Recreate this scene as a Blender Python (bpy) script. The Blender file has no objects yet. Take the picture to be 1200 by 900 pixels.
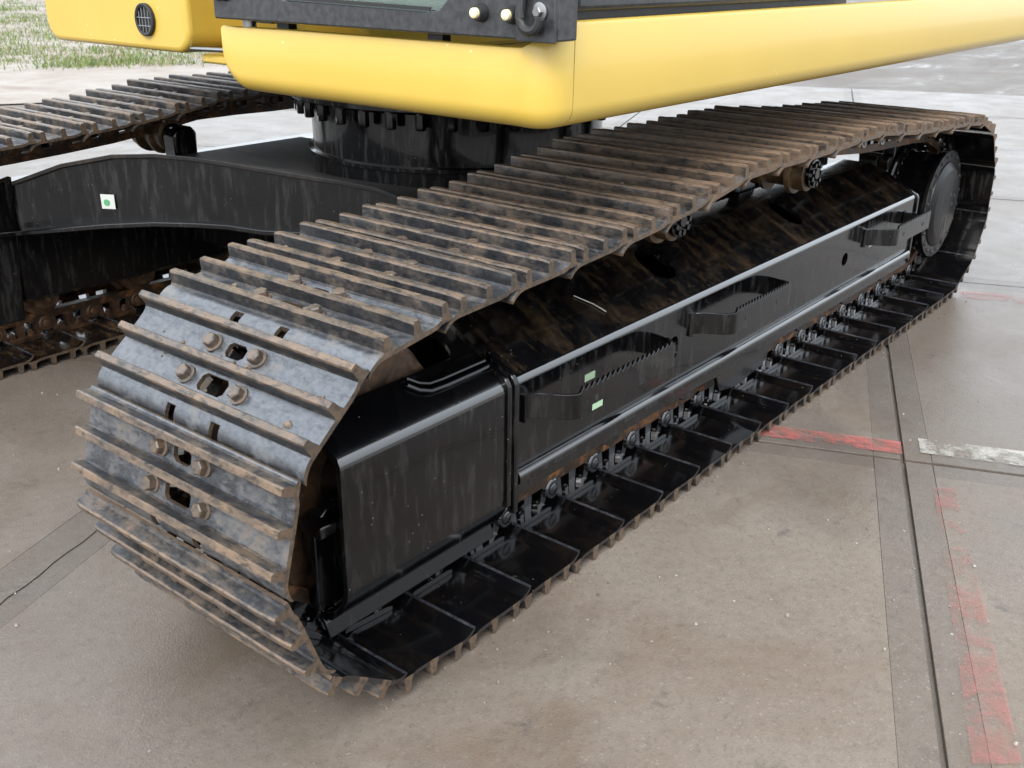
import bpy, bmesh, math, random
from math import pi, sin, cos, sqrt, atan2, radians
from mathutils import Vector, Matrix

random.seed(7)
scn = bpy.context.scene
COL = scn.collection

# ------------------------------------------------------------------ camera
cam_d = bpy.data.cameras.new("camera")
cam = bpy.data.objects.new("camera", cam_d)
COL.objects.link(cam)
cam.location = (-1.30755, -1.15445, 1.33906)
cam.rotation_euler = (1.174558, -0.011612, -0.889739)
cam_d.sensor_width = 36.0
cam_d.lens = 1187.64 / 1200 * 36.0
cam_d.clip_start = 0.02
cam_d.clip_end = 500.0
cam_d.dof.use_dof = True
cam_d.dof.focus_distance = 2.6
cam_d.dof.aperture_fstop = 11.0
scn.camera = cam

# ------------------------------------------------------------------ sky, sun, exposure
SUN_EL, SUN_AZ = radians(42), radians(204)      # azimuth measured from +X, counter-clockwise
world = bpy.data.worlds.new("World")
scn.world = world
world.use_nodes = True
wn, wl = world.node_tree.nodes, world.node_tree.links
wn.clear()
sky = wn.new("ShaderNodeTexSky")
sky.sky_type = 'NISHITA'
sky.sun_disc = False
sky.sun_elevation = SUN_EL
sky.sun_rotation = pi / 2 - SUN_AZ
sky.air_density = 1.0
sky.dust_density = 4.0
sky.ozone_density = 1.0
hs = wn.new("ShaderNodeHueSaturation")
hs.inputs["Saturation"].default_value = 0.6
bg = wn.new("ShaderNodeBackground")
bg.inputs["Strength"].default_value = 0.15
wo = wn.new("ShaderNodeOutputWorld")
wl.new(sky.outputs[0], hs.inputs["Color"])
# thin even cloud over the clear sky: brightest overhead, the same all round
wtc = wn.new("ShaderNodeTexCoord"); wsp = wn.new("ShaderNodeSeparateXYZ")
wl.new(wtc.outputs["Generated"], wsp.inputs[0])
wr = wn.new("ShaderNodeMapRange")
wr.inputs["From Min"].default_value = 0.0; wr.inputs["From Max"].default_value = 1.0
wr.inputs["To Min"].default_value = 7.0; wr.inputs["To Max"].default_value = 15.0
wl.new(wsp.outputs[2], wr.inputs["Value"])
wc = wn.new("ShaderNodeVectorMath"); wc.operation = 'SCALE'
wc.inputs[0].default_value = (0.86, 0.93, 1.0)
wl.new(wr.outputs[0], wc.inputs["Scale"])
wm = wn.new("ShaderNodeMix"); wm.data_type = 'RGBA'; wm.inputs[0].default_value = 0.7
wl.new(hs.outputs[0], wm.inputs[6]); wl.new(wc.outputs[0], wm.inputs[7])
wl.new(wm.outputs[2], bg.inputs[0])
wl.new(bg.outputs[0], wo.inputs[0])

sun_d = bpy.data.lights.new("sun", 'SUN')
sun_d.energy = 1.2
sun_d.angle = radians(25)
sun_d.color = (1.0, 0.96, 0.9)
sun = bpy.data.objects.new("sun", sun_d)
COL.objects.link(sun)
sdir = Vector((cos(SUN_EL) * cos(SUN_AZ), cos(SUN_EL) * sin(SUN_AZ), sin(SUN_EL)))
sun.rotation_euler = sdir.to_track_quat('Z', 'Y').to_euler()
sun.location = sdir * 20

scn.view_settings.view_transform = 'Standard'
scn.view_settings.look = 'None'
scn.view_settings.exposure = 1.12
scn.view_settings.gamma = 1.0
scn.cycles.max_bounces = 8
scn.cycles.use_denoising = True

# ------------------------------------------------------------------ material helpers
class NT:
    def __init__(s, name):
        s.m = bpy.data.materials.new(name)
        s.m.use_nodes = True
        s.n, s.l = s.m.node_tree.nodes, s.m.node_tree.links
        s.n.clear()
        s.out = s.n.new("ShaderNodeOutputMaterial")
        s.b = s.n.new("ShaderNodeBsdfPrincipled")
        s.l.new(s.b.outputs[0], s.out.inputs[0])
        s.tc = s.n.new("ShaderNodeTexCoord")
        s.geo = s.n.new("ShaderNodeNewGeometry")
    def sock(s, i, v):
        if hasattr(v, "is_output") or isinstance(v, bpy.types.NodeSocket):
            s.l.new(v, i)
        elif isinstance(v, (tuple, list)):
            i.default_value = (*v, 1.0) if len(v) == 3 and len(i.default_value) == 4 else v
        elif hasattr(i.default_value, "__len__"):
            i.default_value = (v, v, v, 1.0)[:len(i.default_value)]
        else:
            i.default_value = v
    def set(s, **kw):
        for k, v in kw.items():
            s.sock(s.b.inputs[k.replace("_", " ")], v)
    def noise(s, vec, scale, detail=4, rough=.55, dist=0.0):
        t = s.n.new("ShaderNodeTexNoise")
        s.l.new(vec, t.inputs["Vector"])
        t.inputs["Scale"].default_value = scale
        t.inputs["Detail"].default_value = detail
        t.inputs["Roughness"].default_value = rough
        t.inputs["Distortion"].default_value = dist
        return t.outputs[0]
    def voro(s, vec, scale, feature='F1'):
        t = s.n.new("ShaderNodeTexVoronoi")
        t.feature = feature
        s.l.new(vec, t.inputs["Vector"])
        t.inputs["Scale"].default_value = scale
        return t
    def mapped(s, vec, scale=(1, 1, 1), loc=(0, 0, 0), rot=(0, 0, 0)):
        t = s.n.new("ShaderNodeMapping")
        s.l.new(vec, t.inputs["Vector"])
        t.inputs["Scale"].default_value = scale
        s.sock(t.inputs["Location"], loc)
        t.inputs["Rotation"].default_value = rot
        return t.outputs[0]
    def ramp(s, f, stops):
        t = s.n.new("ShaderNodeValToRGB")
        s.l.new(f, t.inputs[0])
        e = t.color_ramp.elements
        while len(e) > 1:
            e.remove(e[-1])
        for k, (p, c) in enumerate(stops):
            if not isinstance(c, (tuple, list)):
                c = (c, c, c)
            if k == 0:
                e[0].position = p
                e[0].color = (*c, 1)
            else:
                q = e.new(p)
                q.color = (*c, 1)
        return t.outputs[0]
    def mix(s, f, a, b, mode='MIX'):
        t = s.n.new("ShaderNodeMix")
        t.data_type = 'RGBA'
        t.blend_type = mode
        s.sock(t.inputs[0], f)
        s.sock(t.inputs[6], a)
        s.sock(t.inputs[7], b)
        return t.outputs[2]
    def math(s, op, a, b=0.0, clamp=False):
        t = s.n.new("ShaderNodeMath")
        t.operation = op
        t.use_clamp = clamp
        s.sock(t.inputs[0], a)
        s.sock(t.inputs[1], b)
        return t.outputs[0]
    def sep(s, vec):
        t = s.n.new("ShaderNodeSeparateXYZ")
        s.l.new(vec, t.inputs[0])
        return t.outputs
    def bump(s, h, strength, dist):
        t = s.n.new("ShaderNodeBump")
        t.inputs["Strength"].default_value = strength
        t.inputs["Distance"].default_value = dist
        s.l.new(h, t.inputs["Height"])
        s.l.new(t.outputs[0], s.b.inputs["Normal"])
    def rnd(s):
        return s.n.new("ShaderNodeObjectInfo").outputs["Random"]
    def objvec(s):
        """object coordinates shifted by the object's random number, so copies differ"""
        r = s.rnd()
        t = s.n.new("ShaderNodeVectorMath")
        t.operation = 'MULTIPLY_ADD'
        cmb = s.n.new("ShaderNodeCombineXYZ")
        for k in range(3):
            s.l.new(r, cmb.inputs[k])
        s.l.new(cmb.outputs[0], t.inputs[0])
        t.inputs[1].default_value = (37.0, 23.0, 51.0)
        s.l.new(s.tc.outputs["Object"], t.inputs[2])
        return t.outputs[0]

M = {}

def make_materials():
    # ---- concrete of the yard
    def concrete(name, a, b, dark, spk=True):
        t = NT(name)
        p = t.geo.outputs["Position"]
        big = t.noise(p, 0.55, 5, .6, .6)
        mid = t.noise(p, 3.2, 7, .65, .3)
        fine = t.noise(p, 38, 6, .75)
        grit = t.voro(p, 210)
        c = t.mix(t.ramp(mid, [(.32, 0), (.68, 1)]), a, b)
        c = t.mix(t.ramp(big, [(.42, 0), (.66, .55)]), c, dark)
        c = t.mix(t.ramp(fine, [(.32, .28), (.52, 0)]), c, (.0444, .0370, .0296))
        c = t.mix(t.ramp(fine, [(.58, 0), (.8, .22)]), c, (.2072, .1961, .1813))
        if spk:
            cells = t.n.new("ShaderNodeSeparateColor")
            t.l.new(grit.outputs["Color"], cells.inputs[0])
            c = t.mix(t.ramp(cells.outputs[0], [(.0, .3), (.06, .12), (.10, 0)]), c, (.0444, .0370, .0311))
            c = t.mix(t.ramp(cells.outputs[1], [(.95, 0), (.98, .18), (1, .3)]), c, (.2516, .2368, .2220))
            rare = t.voro(p, 17)
            dot = t.math('MULTIPLY', t.ramp(rare.outputs["Distance"], [(.035, 1), (.07, 0)]), t.ramp(t.noise(p, 5, 2), [(.5, 0), (.56, 1)]))
            c = t.mix(dot, c, (.2812, .2738, .2590))
        rust = t.noise(t.mapped(p, (1, 1, 1), (5.3, 2.1, 0)), 1.7, 6, .7, 1.0)
        c = t.mix(t.ramp(rust, [(.52, 0), (.74, .6)]), c, (.0962, .0629, .0370))
        stn = t.noise(t.mapped(p, (1, 1, 1), (11.3, 7.1, 0)), 7.0, 6, .75, .4)
        c = t.mix(t.ramp(stn, [(.60, 0), (.74, .6)]), c, (.0333, .0296, .0274))
        # the slab in front of the machine has dried, the rest of the yard is rain-wet
        vd = t.n.new("ShaderNodeVectorMath"); vd.operation = 'DISTANCE'
        t.l.new(p, vd.inputs[0]); vd.inputs[1].default_value = (.45, -.65, 0)
        wn_ = t.noise(t.mapped(p, (1, 1, 1), (3.1, 1.7, 0)), .8, 6, .62, .5)
        wf = t.math('ADD', t.math('MULTIPLY', wn_, .9), t.math('MULTIPLY', t.math('MINIMUM', vd.outputs["Value"], 2.2), .16))
        wet = t.ramp(wf, [(.54, 0), (.66, .7), (.85, 1)])
        c = t.mix(wet, c, t.mix(.4, c, (.045, .042, .04)))
        if not spk:
            c = t.mix(t.ramp(t.noise(t.mapped(p, (.4, 1.6, 1), (2, 9, 0)), 1.6, 7, .7, .8), [(.45, 0), (.7, .6)]), c, (.11, .095, .08))
        r = t.mix(wet, t.ramp(mid, [(.3, .62), (.7, .5)]), t.ramp(mid, [(.3, .20), (.7, .44)]))
        if not spk:
            r = t.ramp(t.noise(t.mapped(p, (.5, 1.3, 1)), 1.1, 6, .65, .6), [(.40, .75), (.58, .55), (.66, .22)])
        t.set(Base_Color=c, Roughness=r, Specular_IOR_Level=.32 if spk else .22)
        h = t.math('ADD', t.math('MULTIPLY', fine, .6), t.math('MULTIPLY', grit.outputs["Distance"], .5))
        t.bump(h, .35, .003)
        return t.m
    M['concrete'] = concrete('damp_concrete', (.140, .113, .090), (.170, .144, .120), (.122, .092, .068))
    M['edge'] = concrete('slab_rim', (.110, .090, .074), (.138, .117, .099), (.098, .076, .058))
    M['yard'] = concrete('yard_concrete', (.140, .125, .112), (.18, .165, .15), (.115, .098, .083), False)
    t = NT('dirt')
    p = t.geo.outputs["Position"]
    t.set(Base_Color=t.ramp(t.noise(p, 1.3, 8, .7, .5), [(.3, (.1480, .1147, .0925)), (.5, (.2146, .1850, .1591)), (.7, (.2516, .2368, .2146))]), Roughness=.85)
    M['dirt'] = t.m

    def worn_paint(name, col, k=1.0):
        t = NT(name)
        p = t.geo.outputs["Position"]
        n = t.noise(p, 26, 7, .8, .4)
        n2 = t.noise(p, 6.5, 6, .7, .6)
        a = t.ramp(t.math('ADD', t.math('MULTIPLY', n, .35), t.math('MULTIPLY', n2, .8)), [(.53 - .08 * (k - 1), 0), (.62 - .08 * (k - 1), .32 * k), (.74 - .08 * (k - 1), min(.9, .55 * k))])
        t.set(Base_Color=t.mix(t.ramp(n, [(.4, .35), (.62, 0)]), col, (.15, .13, .11)), Roughness=.55)
        tr = t.n.new("ShaderNodeBsdfTransparent")
        ms = t.n.new("ShaderNodeMixShader")
        t.l.new(a, ms.inputs[0]); t.l.new(tr.outputs[0], ms.inputs[1]); t.l.new(t.b.outputs[0], ms.inputs[2])
        t.l.new(ms.outputs[0], t.out.inputs[0])
        return t.m
    M['red_line'] = worn_paint('worn_red_paint', (.34, .11, .095), .85)
    M['red_line2'] = worn_paint('short_red_paint', (.40, .09, .08), 1.45)
    M['white_line'] = worn_paint('worn_white_paint', (.3700, .3552, .3182), 1.7)

    # ---- glossy black machine paint, rain-streaked and dusty
    def black(name, mud=0.0, streak=.5, rough=.14, wetdots=True, coat=.5, spec=.4):
        t = NT(name)
        p = t.geo.outputs["Position"]
        st = t.noise(t.mapped(p, (9, 9, .9)), 3.5, 5, .6, .6)
        drip = t.noise(t.mapped(p, (5, 5, 1.1)), 11, 3, .55, .2)
        blot = t.noise(p, 9, 4, .55, .5)
        k = t.math('ADD', t.math('MULTIPLY', st, .45), t.math('MULTIPLY', drip, .55))
        up = t.math('ABSOLUTE', t.sep(t.geo.outputs["True Normal"])[2])
        k = t.math('SUBTRACT', k, t.math('MULTIPLY', up, .22))
        c = t.mix(t.ramp(k, [(.50, 0), (.64, streak)]), (.0018, .0018, .0022), (.017, .0165, .0165))
        if mud:
            s = t.math('ADD', t.math('MULTIPLY', t.noise(t.mapped(p, (7, 1.3, 1.3), (0, 0, 0), (0, 0, .15)), 3.2, 6, .68, .35), .62), t.math('MULTIPLY', t.noise(p, 40, 5, .75), .38))
            c = t.mix(t.ramp(s, [(.50, 0), (.66, mud)]), c, (.066, .041, .02))
            c = t.mix(t.ramp(t.noise(p, 5, 5, .7, .6), [(.52, 0), (.74, mud * .7)]), c, (.060, .035, .016))
        if wetdots:
            d = t.voro(p, 60)
            dd = t.math('MULTIPLY', t.ramp(d.outputs["Distance"], [(.06, 1), (.12, 0)]), t.ramp(t.noise(p, 14, 2), [(.56, 0), (.6, 1)]))
            c = t.mix(t.math('MULTIPLY', dd, .5), c, (.2, .18, .16))
        r = t.ramp(k, [(.42, rough), (.52, rough + .06), (.66, rough + .3)])
        if mud:
            r = t.mix(t.ramp(s, [(.49, 0), (.70, mud)]), r, .36)
        t.set(Base_Color=c, Roughness=r, Specular_IOR_Level=spec, Coat_Weight=coat, Coat_Roughness=.05)
        grain = t.noise(p, 85, 4, .65)
        t.bump(t.math('ADD', t.math('MULTIPLY', blot, .7), t.math('MULTIPLY', grain, .10)), .14, .003)
        return t.m
    M['black_gloss'] = black('rubbed_glossy_black_edge', 0, .3, .09, False, 1.0, .7)
    M['black_hub'] = black('satin_black_paint', 0, .4, .34, True, 0, .28)
    M['black'] = black('black_paint', 0, .8, .13, True, .25, .30)
    M['black_dull'] = black('dull_dusty_black_paint', .3, .5, .62, True, 0)
    M['black_mud'] = black('black_paint_muddy', .55, .3, .16, True, .5, .5)
    M['black_wet'] = black('wet_black_paint', .07, .5, .17, True, .3, .45)
    M['brown_wet'] = black('wet_rusty_plate', 1.0, .5, .2, True, .3, .45)
    M['black_rust'] = black('black_rusty_paint', 1.0, .5, .35, True, .15)
    M['black_chain'] = black('black_chain_paint', .15, .1, .10, False, 1.0, .6)

    # ---- track shoe outside
    def shoe_mat(name, rust, rough, base, brown, met=.55, grime=.6, dark=.7, edge=False):
        t = NT(name)
        o = t.objvec()
        n1 = t.noise(o, 11, 6, .65, .5)
        n2 = t.noise(t.mapped(o, (20, 8, 20)), 4, 6, .75, .3)
        n3 = t.noise(o, 95, 4, .7)
        inf = t.n.new("ShaderNodeObjectInfo")
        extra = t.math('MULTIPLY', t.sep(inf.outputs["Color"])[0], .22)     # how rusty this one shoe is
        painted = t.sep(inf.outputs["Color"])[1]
        c = t.mix(t.ramp(n3, [(.33, grime), (.55, 0)]), base, tuple(x * .35 for x in base))
        f = t.math('ADD', t.math('MULTIPLY', n1, .6), t.math('MULTIPLY', n2, .4))
        f = t.math('ADD', f, extra)
        c = t.mix(t.ramp(f, [(.58 - rust * .24, 0), (.76 - rust * .2, 1)]), c, brown)
        c = t.mix(t.math('MULTIPLY', t.ramp(f, [(.6, 0), (.8, .6)]), t.ramp(n3, [(.45, 0), (.65, 1)])), c, (.17, .075, .025))
        c = t.mix(t.ramp(n3, [(.58, 0), (.78, .3)]), c, (.20, .16, .12))
        c = t.mix(t.ramp(n2, [(.36, dark), (.50, 0)]), c, (.012, .011, .011))
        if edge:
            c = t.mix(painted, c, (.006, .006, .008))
        t.set(Base_Color=c, Metallic=t.ramp(f, [(.5, met), (.66, .05)]), Roughness=t.ramp(n1, [(.3, rough - .08), (.5, rough), (.75, rough + .25)]), Specular_IOR_Level=.5)
        t.bump(t.math('ADD', n1, t.math('MULTIPLY', n3, .35)), .3, .0018)
        return t.m
    M['shoe'] = shoe_mat('worn_shoe_steel', .14, .30, (.135, .14, .15), (.105, .084, .063), .85, .35, .3)
    M['grouser'] = shoe_mat('worn_grouser_steel', .38, .42, (.036, .037, .041), (.098, .073, .052), .5, dark=.65)
    M['grouser_top'] = shoe_mat('rubbed_grouser_crest', .75, .45, (.0740, .0666, .0607), (.1480, .1021, .0681), .25)
    M['shoe_edge'] = shoe_mat('rusty_cut_edge', .95, .6, (.0444, .0370, .0296), (.0851, .0555, .0340), .15)
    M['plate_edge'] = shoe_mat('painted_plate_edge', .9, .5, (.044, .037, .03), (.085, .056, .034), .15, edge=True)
    M['lip'] = shoe_mat('worn_lip', .0, .28, (.035, .038, .046), (.05, .045, .04), .6, .3, .2)  # lighter blue-grey colour paints a thin highlight along the shoe lip
    M['bolt'] = shoe_mat('worn_bolt_steel', .5, .42, (.0814, .0762, .0703), (.0888, .0725, .0577), .5)

    def rust(name, a, b, rough=.6):
        t = NT(name)
        p = t.geo.outputs["Position"]
        n = t.noise(p, 22, 8, .75, .5)
        t.set(Base_Color=t.ramp(n, [(.3, (.012, .009, .007)), (.5, a), (.72, b)]), Roughness=t.ramp(n, [(.3, .3), (.6, rough)]), Metallic=.15)
        t.bump(n, .5, .004)
        return t.m
    M['rust_rail'] = rust('orange_rusted_rail', (.0370, .0185, .0089), (.2960, .1221, .0370))
    M['rust_dark'] = rust('dark_rust', (.0518, .0266, .0133), (.1480, .0740, .0333))
    M['roller'] = rust('brown_roller_paint', (.0814, .0481, .0222), (.1924, .1184, .0555), .45)

    # ---- yellow paint
    t = NT('yellow_paint')
    p = t.geo.outputs["Position"]
    n = t.noise(p, 2.2, 5, .6, .3)
    sp = t.voro(p, 34)
    sm = t.math('MULTIPLY', t.ramp(sp.outputs["Distance"], [(.08, 1), (.14, 0)]), t.ramp(t.noise(p, 9, 2), [(.58, 0), (.62, .7)]))
    c = t.mix(t.ramp(n, [(.35, 0), (.7, 1)]), (.48, .325, .05), (.51, .352, .062))
    c = t.mix(sm, c, (.74, .6, .3))
    t.set(Base_Color=c, Roughness=t.ramp(n, [(.3, .3), (.7, .42)]), Coat_Weight=.35, Coat_Roughness=.12)
    M['yellow'] = t.m

    t = NT('dark_grey_cab_paint')
    p = t.geo.outputs["Position"]
    n = t.noise(p, 60, 5, .7)
    t.set(Base_Color=t.ramp(n, [(.4, (.02, .021, .023)), (.7, (.045, .046, .048))]), Roughness=t.ramp(n, [(.35, .28), (.7, .5)]))
    t.bump(n, .2, .001)
    M['cab'] = t.m

    t = NT('tinted_glass')
    t.set(Base_Color=(.55, .68, .62), Roughness=.03, Transmission_Weight=.85, IOR=1.45)
    M['glass'] = t.m
    t = NT('water')
    t.set(Base_Color=(.02, .02, .022), Roughness=.03, Specular_IOR_Level=.5, Coat_Weight=1.0, Coat_Roughness=.02)
    M['water'] = t.m
    t = NT('cream_plastic')
    t.set(Base_Color=(.75, .68, .42), Roughness=.35)
    M['cream'] = t.m
    t = NT('black_rubber')
    t.set(Base_Color=(.012, .012, .013), Roughness=.55)
    M['rubber'] = t.m
    t = NT('bright_steel')
    t.set(Base_Color=(.28, .28, .28), Roughness=.38, Metallic=1.0)
    M['steel'] = t.m
    t = NT('white_sticker')
    t.set(Base_Color=(.42, .44, .41), Roughness=.45)
    M['white'] = t.m
    t = NT('green_sticker')
    t.set(Base_Color=(.07, .25, .12), Roughness=.45)
    M['green'] = t.m
    t = NT('pale_green_sticker')
    t.set(Base_Color=(.28, .40, .27), Roughness=.45)
    M['pgreen'] = t.m
    t = NT('weld_scrape')
    t.set(Base_Color=(.4, .37, .33), Roughness=.6)
    M['scrape'] = t.m

    t = NT('grass_blades')
    r = t.n.new("ShaderNodeAttribute"); r.attribute_name = "tint"
    t.set(Base_Color=t.ramp(r.outputs["Fac"], [(0, (.075, .125, .022)), (.45, (.125, .165, .04)), (.7, (.19, .175, .08)), (1, (.24, .20, .12))]), Roughness=.6)
    M['grass'] = t.m
    t = NT('pebble_stone')
    t.set(Base_Color=t.ramp(t.noise(t.geo.outputs["Position"], 9, 2), [(.3, (.1184, .1036, .0888)), (.5, (.2516, .2294, .1998)), (.7, (.4070, .3848, .3478))]), Roughness=.7)
    M['pebble'] = t.m
    t = NT('soil')
    t.set(Base_Color=t.ramp(t.noise(t.geo.outputs["Position"], 60, 3), [(.35, (.06, .045, .032)), (.65, (.16, .125, .09))]), Roughness=.85)
    M['soil'] = t.m
    t = NT('dry_leaf')
    t.set(Base_Color=(.33, .2, .05), Roughness=.6)
    M['leaf'] = t.m

make_materials()

# ------------------------------------------------------------------ mesh helpers
class MB:
    def __init__(s):
        s.v, s.f, s.mi, s.mats = [], [], [], []
        s.cur = 0
    def mat(s, key):
        if key not in s.mats:
            s.mats.append(key)
        s.cur = s.mats.index(key)
        return s
    def add(s, verts, faces):
        b = len(s.v)
        s.v += [tuple(v) for v in verts]
        for f in faces:
            s.f.append(tuple(b + i for i in f))
            s.mi.append(s.cur)
    def box(s, x0, x1, y0, y1, z0, z1):
        s.add([(x0, y0, z0), (x1, y0, z0), (x1, y1, z0), (x0, y1, z0), (x0, y0, z1), (x1, y0, z1), (x1, y1, z1), (x0, y1, z1)],
              [(0, 3, 2, 1), (4, 5, 6, 7), (0, 1, 5, 4), (1, 2, 6, 5), (2, 3, 7, 6), (3, 0, 4, 7)])
    def prism(s, poly, a0, a1, axis='y'):
        """closed polygon extruded along an axis; poly is (x,z) for y, (y,z) for x, (x,y) for z"""
        n = len(poly)
        def P(q, a):
            if axis == 'y': return (q[0], a, q[1])
            if axis == 'x': return (a, q[0], q[1])
            return (q[0], q[1], a)
        vs = [P(q, a0) for q in poly] + [P(q, a1) for q in poly]
        fs = [tuple(range(n)), tuple(range(2 * n - 1, n - 1, -1))]
        fs += [(i, i + n, (i + 1) % n + n, (i + 1) % n) for i in range(n)]
        s.add(vs, fs)
    def lathe(s, prof, c, axis='y', seg=48, closed=False, wob=None):
        """profile (a, r) along the axis, turned about it at c"""
        vs, fs = [], []
        n = len(prof)
        for k in range(seg):
            th = 2 * pi * k / seg
            for a, r in prof:
                if axis == 'y': vs.append((c[0] + r * cos(th), c[1] + a, c[2] + r * sin(th)))
                elif axis == 'x': vs.append((c[0] + a, c[1] + r * cos(th), c[2] + r * sin(th)))
                else: vs.append((c[0] + r * cos(th), c[1] + r * sin(th), c[2] + a))
        for k in range(seg):
            k2 = (k + 1) % seg
            for i in range(n - 1):
                fs.append((k * n + i, k * n + i + 1, k2 * n + i + 1, k2 * n + i))
        if not closed:
            fs.append(tuple(k * n for k in range(seg)))
            fs.append(tuple(k * n + n - 1 for k in reversed(range(seg))))
        s.add(vs, fs)
    def cyl(s, c, r, a0, a1, axis='y', seg=16, r2=None):
        s.lathe([(a0, r), (a1, r if r2 is None else r2)], c, axis, seg)
    def tube(s, pts, r, seg=8):
        pts = [Vector(p) for p in pts]
        vs, fs = [], []
        for i, p in enumerate(pts):
            d = (pts[min(i + 1, len(pts) - 1)] - pts[max(i - 1, 0)]).normalized()
            u = d.cross(Vector((0, 0, 1)))
            if u.length < 1e-3: u = d.cross(Vector((1, 0, 0)))
            u.normalize(); w = d.cross(u)
            vs += [tuple(p + r * (cos(2 * pi * k / seg) * u + sin(2 * pi * k / seg) * w)) for k in range(seg)]
        for i in range(len(pts) - 1):
            for k in range(seg):
                k2 = (k + 1) % seg
                fs.append((i * seg + k, i * seg + k2, (i + 1) * seg + k2, (i + 1) * seg + k))
        fs.append(tuple(reversed(range(seg))))
        fs.append(tuple((len(pts) - 1) * seg + k for k in range(seg)))
        s.add(vs, fs)
    def strip(s, path, z0, z1, th):
        """vertical plate of thickness th following a plan path; z0/z1 may be lists"""
        n = len(path)
        L = lambda z, i: z[i] if isinstance(z, (list, tuple)) else z
        vs = []
        for i, (x, y) in enumerate(path):
            a, b = path[max(i - 1, 0)], path[min(i + 1, n - 1)]
            d = Vector((b[0] - a[0], b[1] - a[1])).normalized()
            nx, ny = -d.y * th, d.x * th
            vs += [(x, y, L(z0, i)), (x, y, L(z1, i)), (x + nx, y + ny, L(z1, i)), (x + nx, y + ny, L(z0, i))]
        fs = []
        for i in range(n - 1):
            for k in range(4):
                k2 = (k + 1) % 4
                fs.append((i * 4 + k, i * 4 + k2, i * 4 + 4 + k2, i * 4 + 4 + k))
        fs += [(3, 2, 1, 0), tuple(4 * (n - 1) + k for k in range(4))]
        s.add(vs, fs)
    def hexbolt(s, c, r, h, axis, nrm=1, washer=True):
        if washer: s.cyl(c, r * 1.35, 0, .003 * nrm, axis, 14)
        s.lathe([(0, r), (h * .85 * nrm, r), (h * nrm, r * .82)], c, axis, 6)
    def mesh(s, name, sharp=35):
        me = bpy.data.meshes.new(name)
        me.from_pydata(s.v, [], s.f)
        for k in (s.mats or ['black']):
            me.materials.append(M[k])
        me.polygons.foreach_set("material_index", s.mi)
        bm = bmesh.new(); bm.from_mesh(me)
        bmesh.ops.recalc_face_normals(bm, faces=bm.faces)
        bm.to_mesh(me); bm.free()
        me.polygons.foreach_set("use_smooth", [True] * len(me.polygons))
        me.set_sharp_from_angle(angle=radians(sharp))
        me.update()
        return me

def link(name, data, parent=None, loc=None):
    o = bpy.data.objects.new(name, data)
    COL.objects.link(o)
    if parent: o.parent = parent
    if loc: o.location = loc
    return o
def obj(name, mb, parent=None, bevel=0, seg=2, sharp=35):
    o = link(name, mb.mesh(name, sharp), parent)
    if bevel:
        b = o.modifiers.new("bevel", 'BEVEL')
        b.width = bevel; b.segments = seg; b.limit_method = 'ANGLE'; b.angle_limit = radians(35)
        b.harden_normals = False
    return o
def tag(o, label=None, cat=None, group=None, kind=None):
    if label: o["label"] = label
    if cat: o["category"] = cat
    if group: o["group"] = group
    if kind: o["kind"] = kind
    return o
def cut(o, cutters):
    """subtract cutter mesh-builders from o and throw the cutters away"""
    for mb in cutters:
        c = link("cutter", mb.mesh("cutter"))
        m = o.modifiers.new("cut", 'BOOLEAN'); m.object = c; m.operation = 'DIFFERENCE'; m.solver = 'EXACT'
        bpy.context.view_layer.update()
        dg = bpy.context.evaluated_depsgraph_get()
        me = bpy.data.meshes.new_from_object(o.evaluated_get(dg))
        old = o.data
        o.modifiers.remove(m)
        o.data = me; me.name = old.name
        bpy.data.objects.remove(c)
    o.data.polygons.foreach_set("use_smooth", [True] * len(o.data.polygons))
    o.data.set_sharp_from_angle(angle=radians(30))
def stadium(cx, cy, hx, hy, n=8):
    """rounded slot polygon, straight along its longer half-axis"""
    r = min(hx, hy)
    pts = []
    for sx, sy, a0 in ((1, 1, 0), (-1, 1, pi / 2), (-1, -1, pi), (1, -1, 1.5 * pi)):
        for k in range(n + 1):
            a = a0 + pi / 2 * k / n
            pts.append((cx + sx * (hx - r) + r * cos(a), cy + sy * (hy - r) + r * sin(a)))
    out = []
    for q in pts:
        if not out or (abs(q[0] - out[-1][0]) + abs(q[1] - out[-1][1])) > 1e-6: out.append(q)
    if abs(out[0][0] - out[-1][0]) + abs(out[0][1] - out[-1][1]) < 1e-6: out.pop()
    return out

# ------------------------------------------------------------------ ground
ground = MB().mat('yard')
ground.add([(-60, -60, -.018), (120, -60, -.018), (120, 120, -.018), (-60, 120, -.018)], [(0, 1, 2, 3)])
g = obj('ground', ground); tag(g, 'pale concrete yard stretching away behind the excavator', 'ground', kind='structure')

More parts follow.
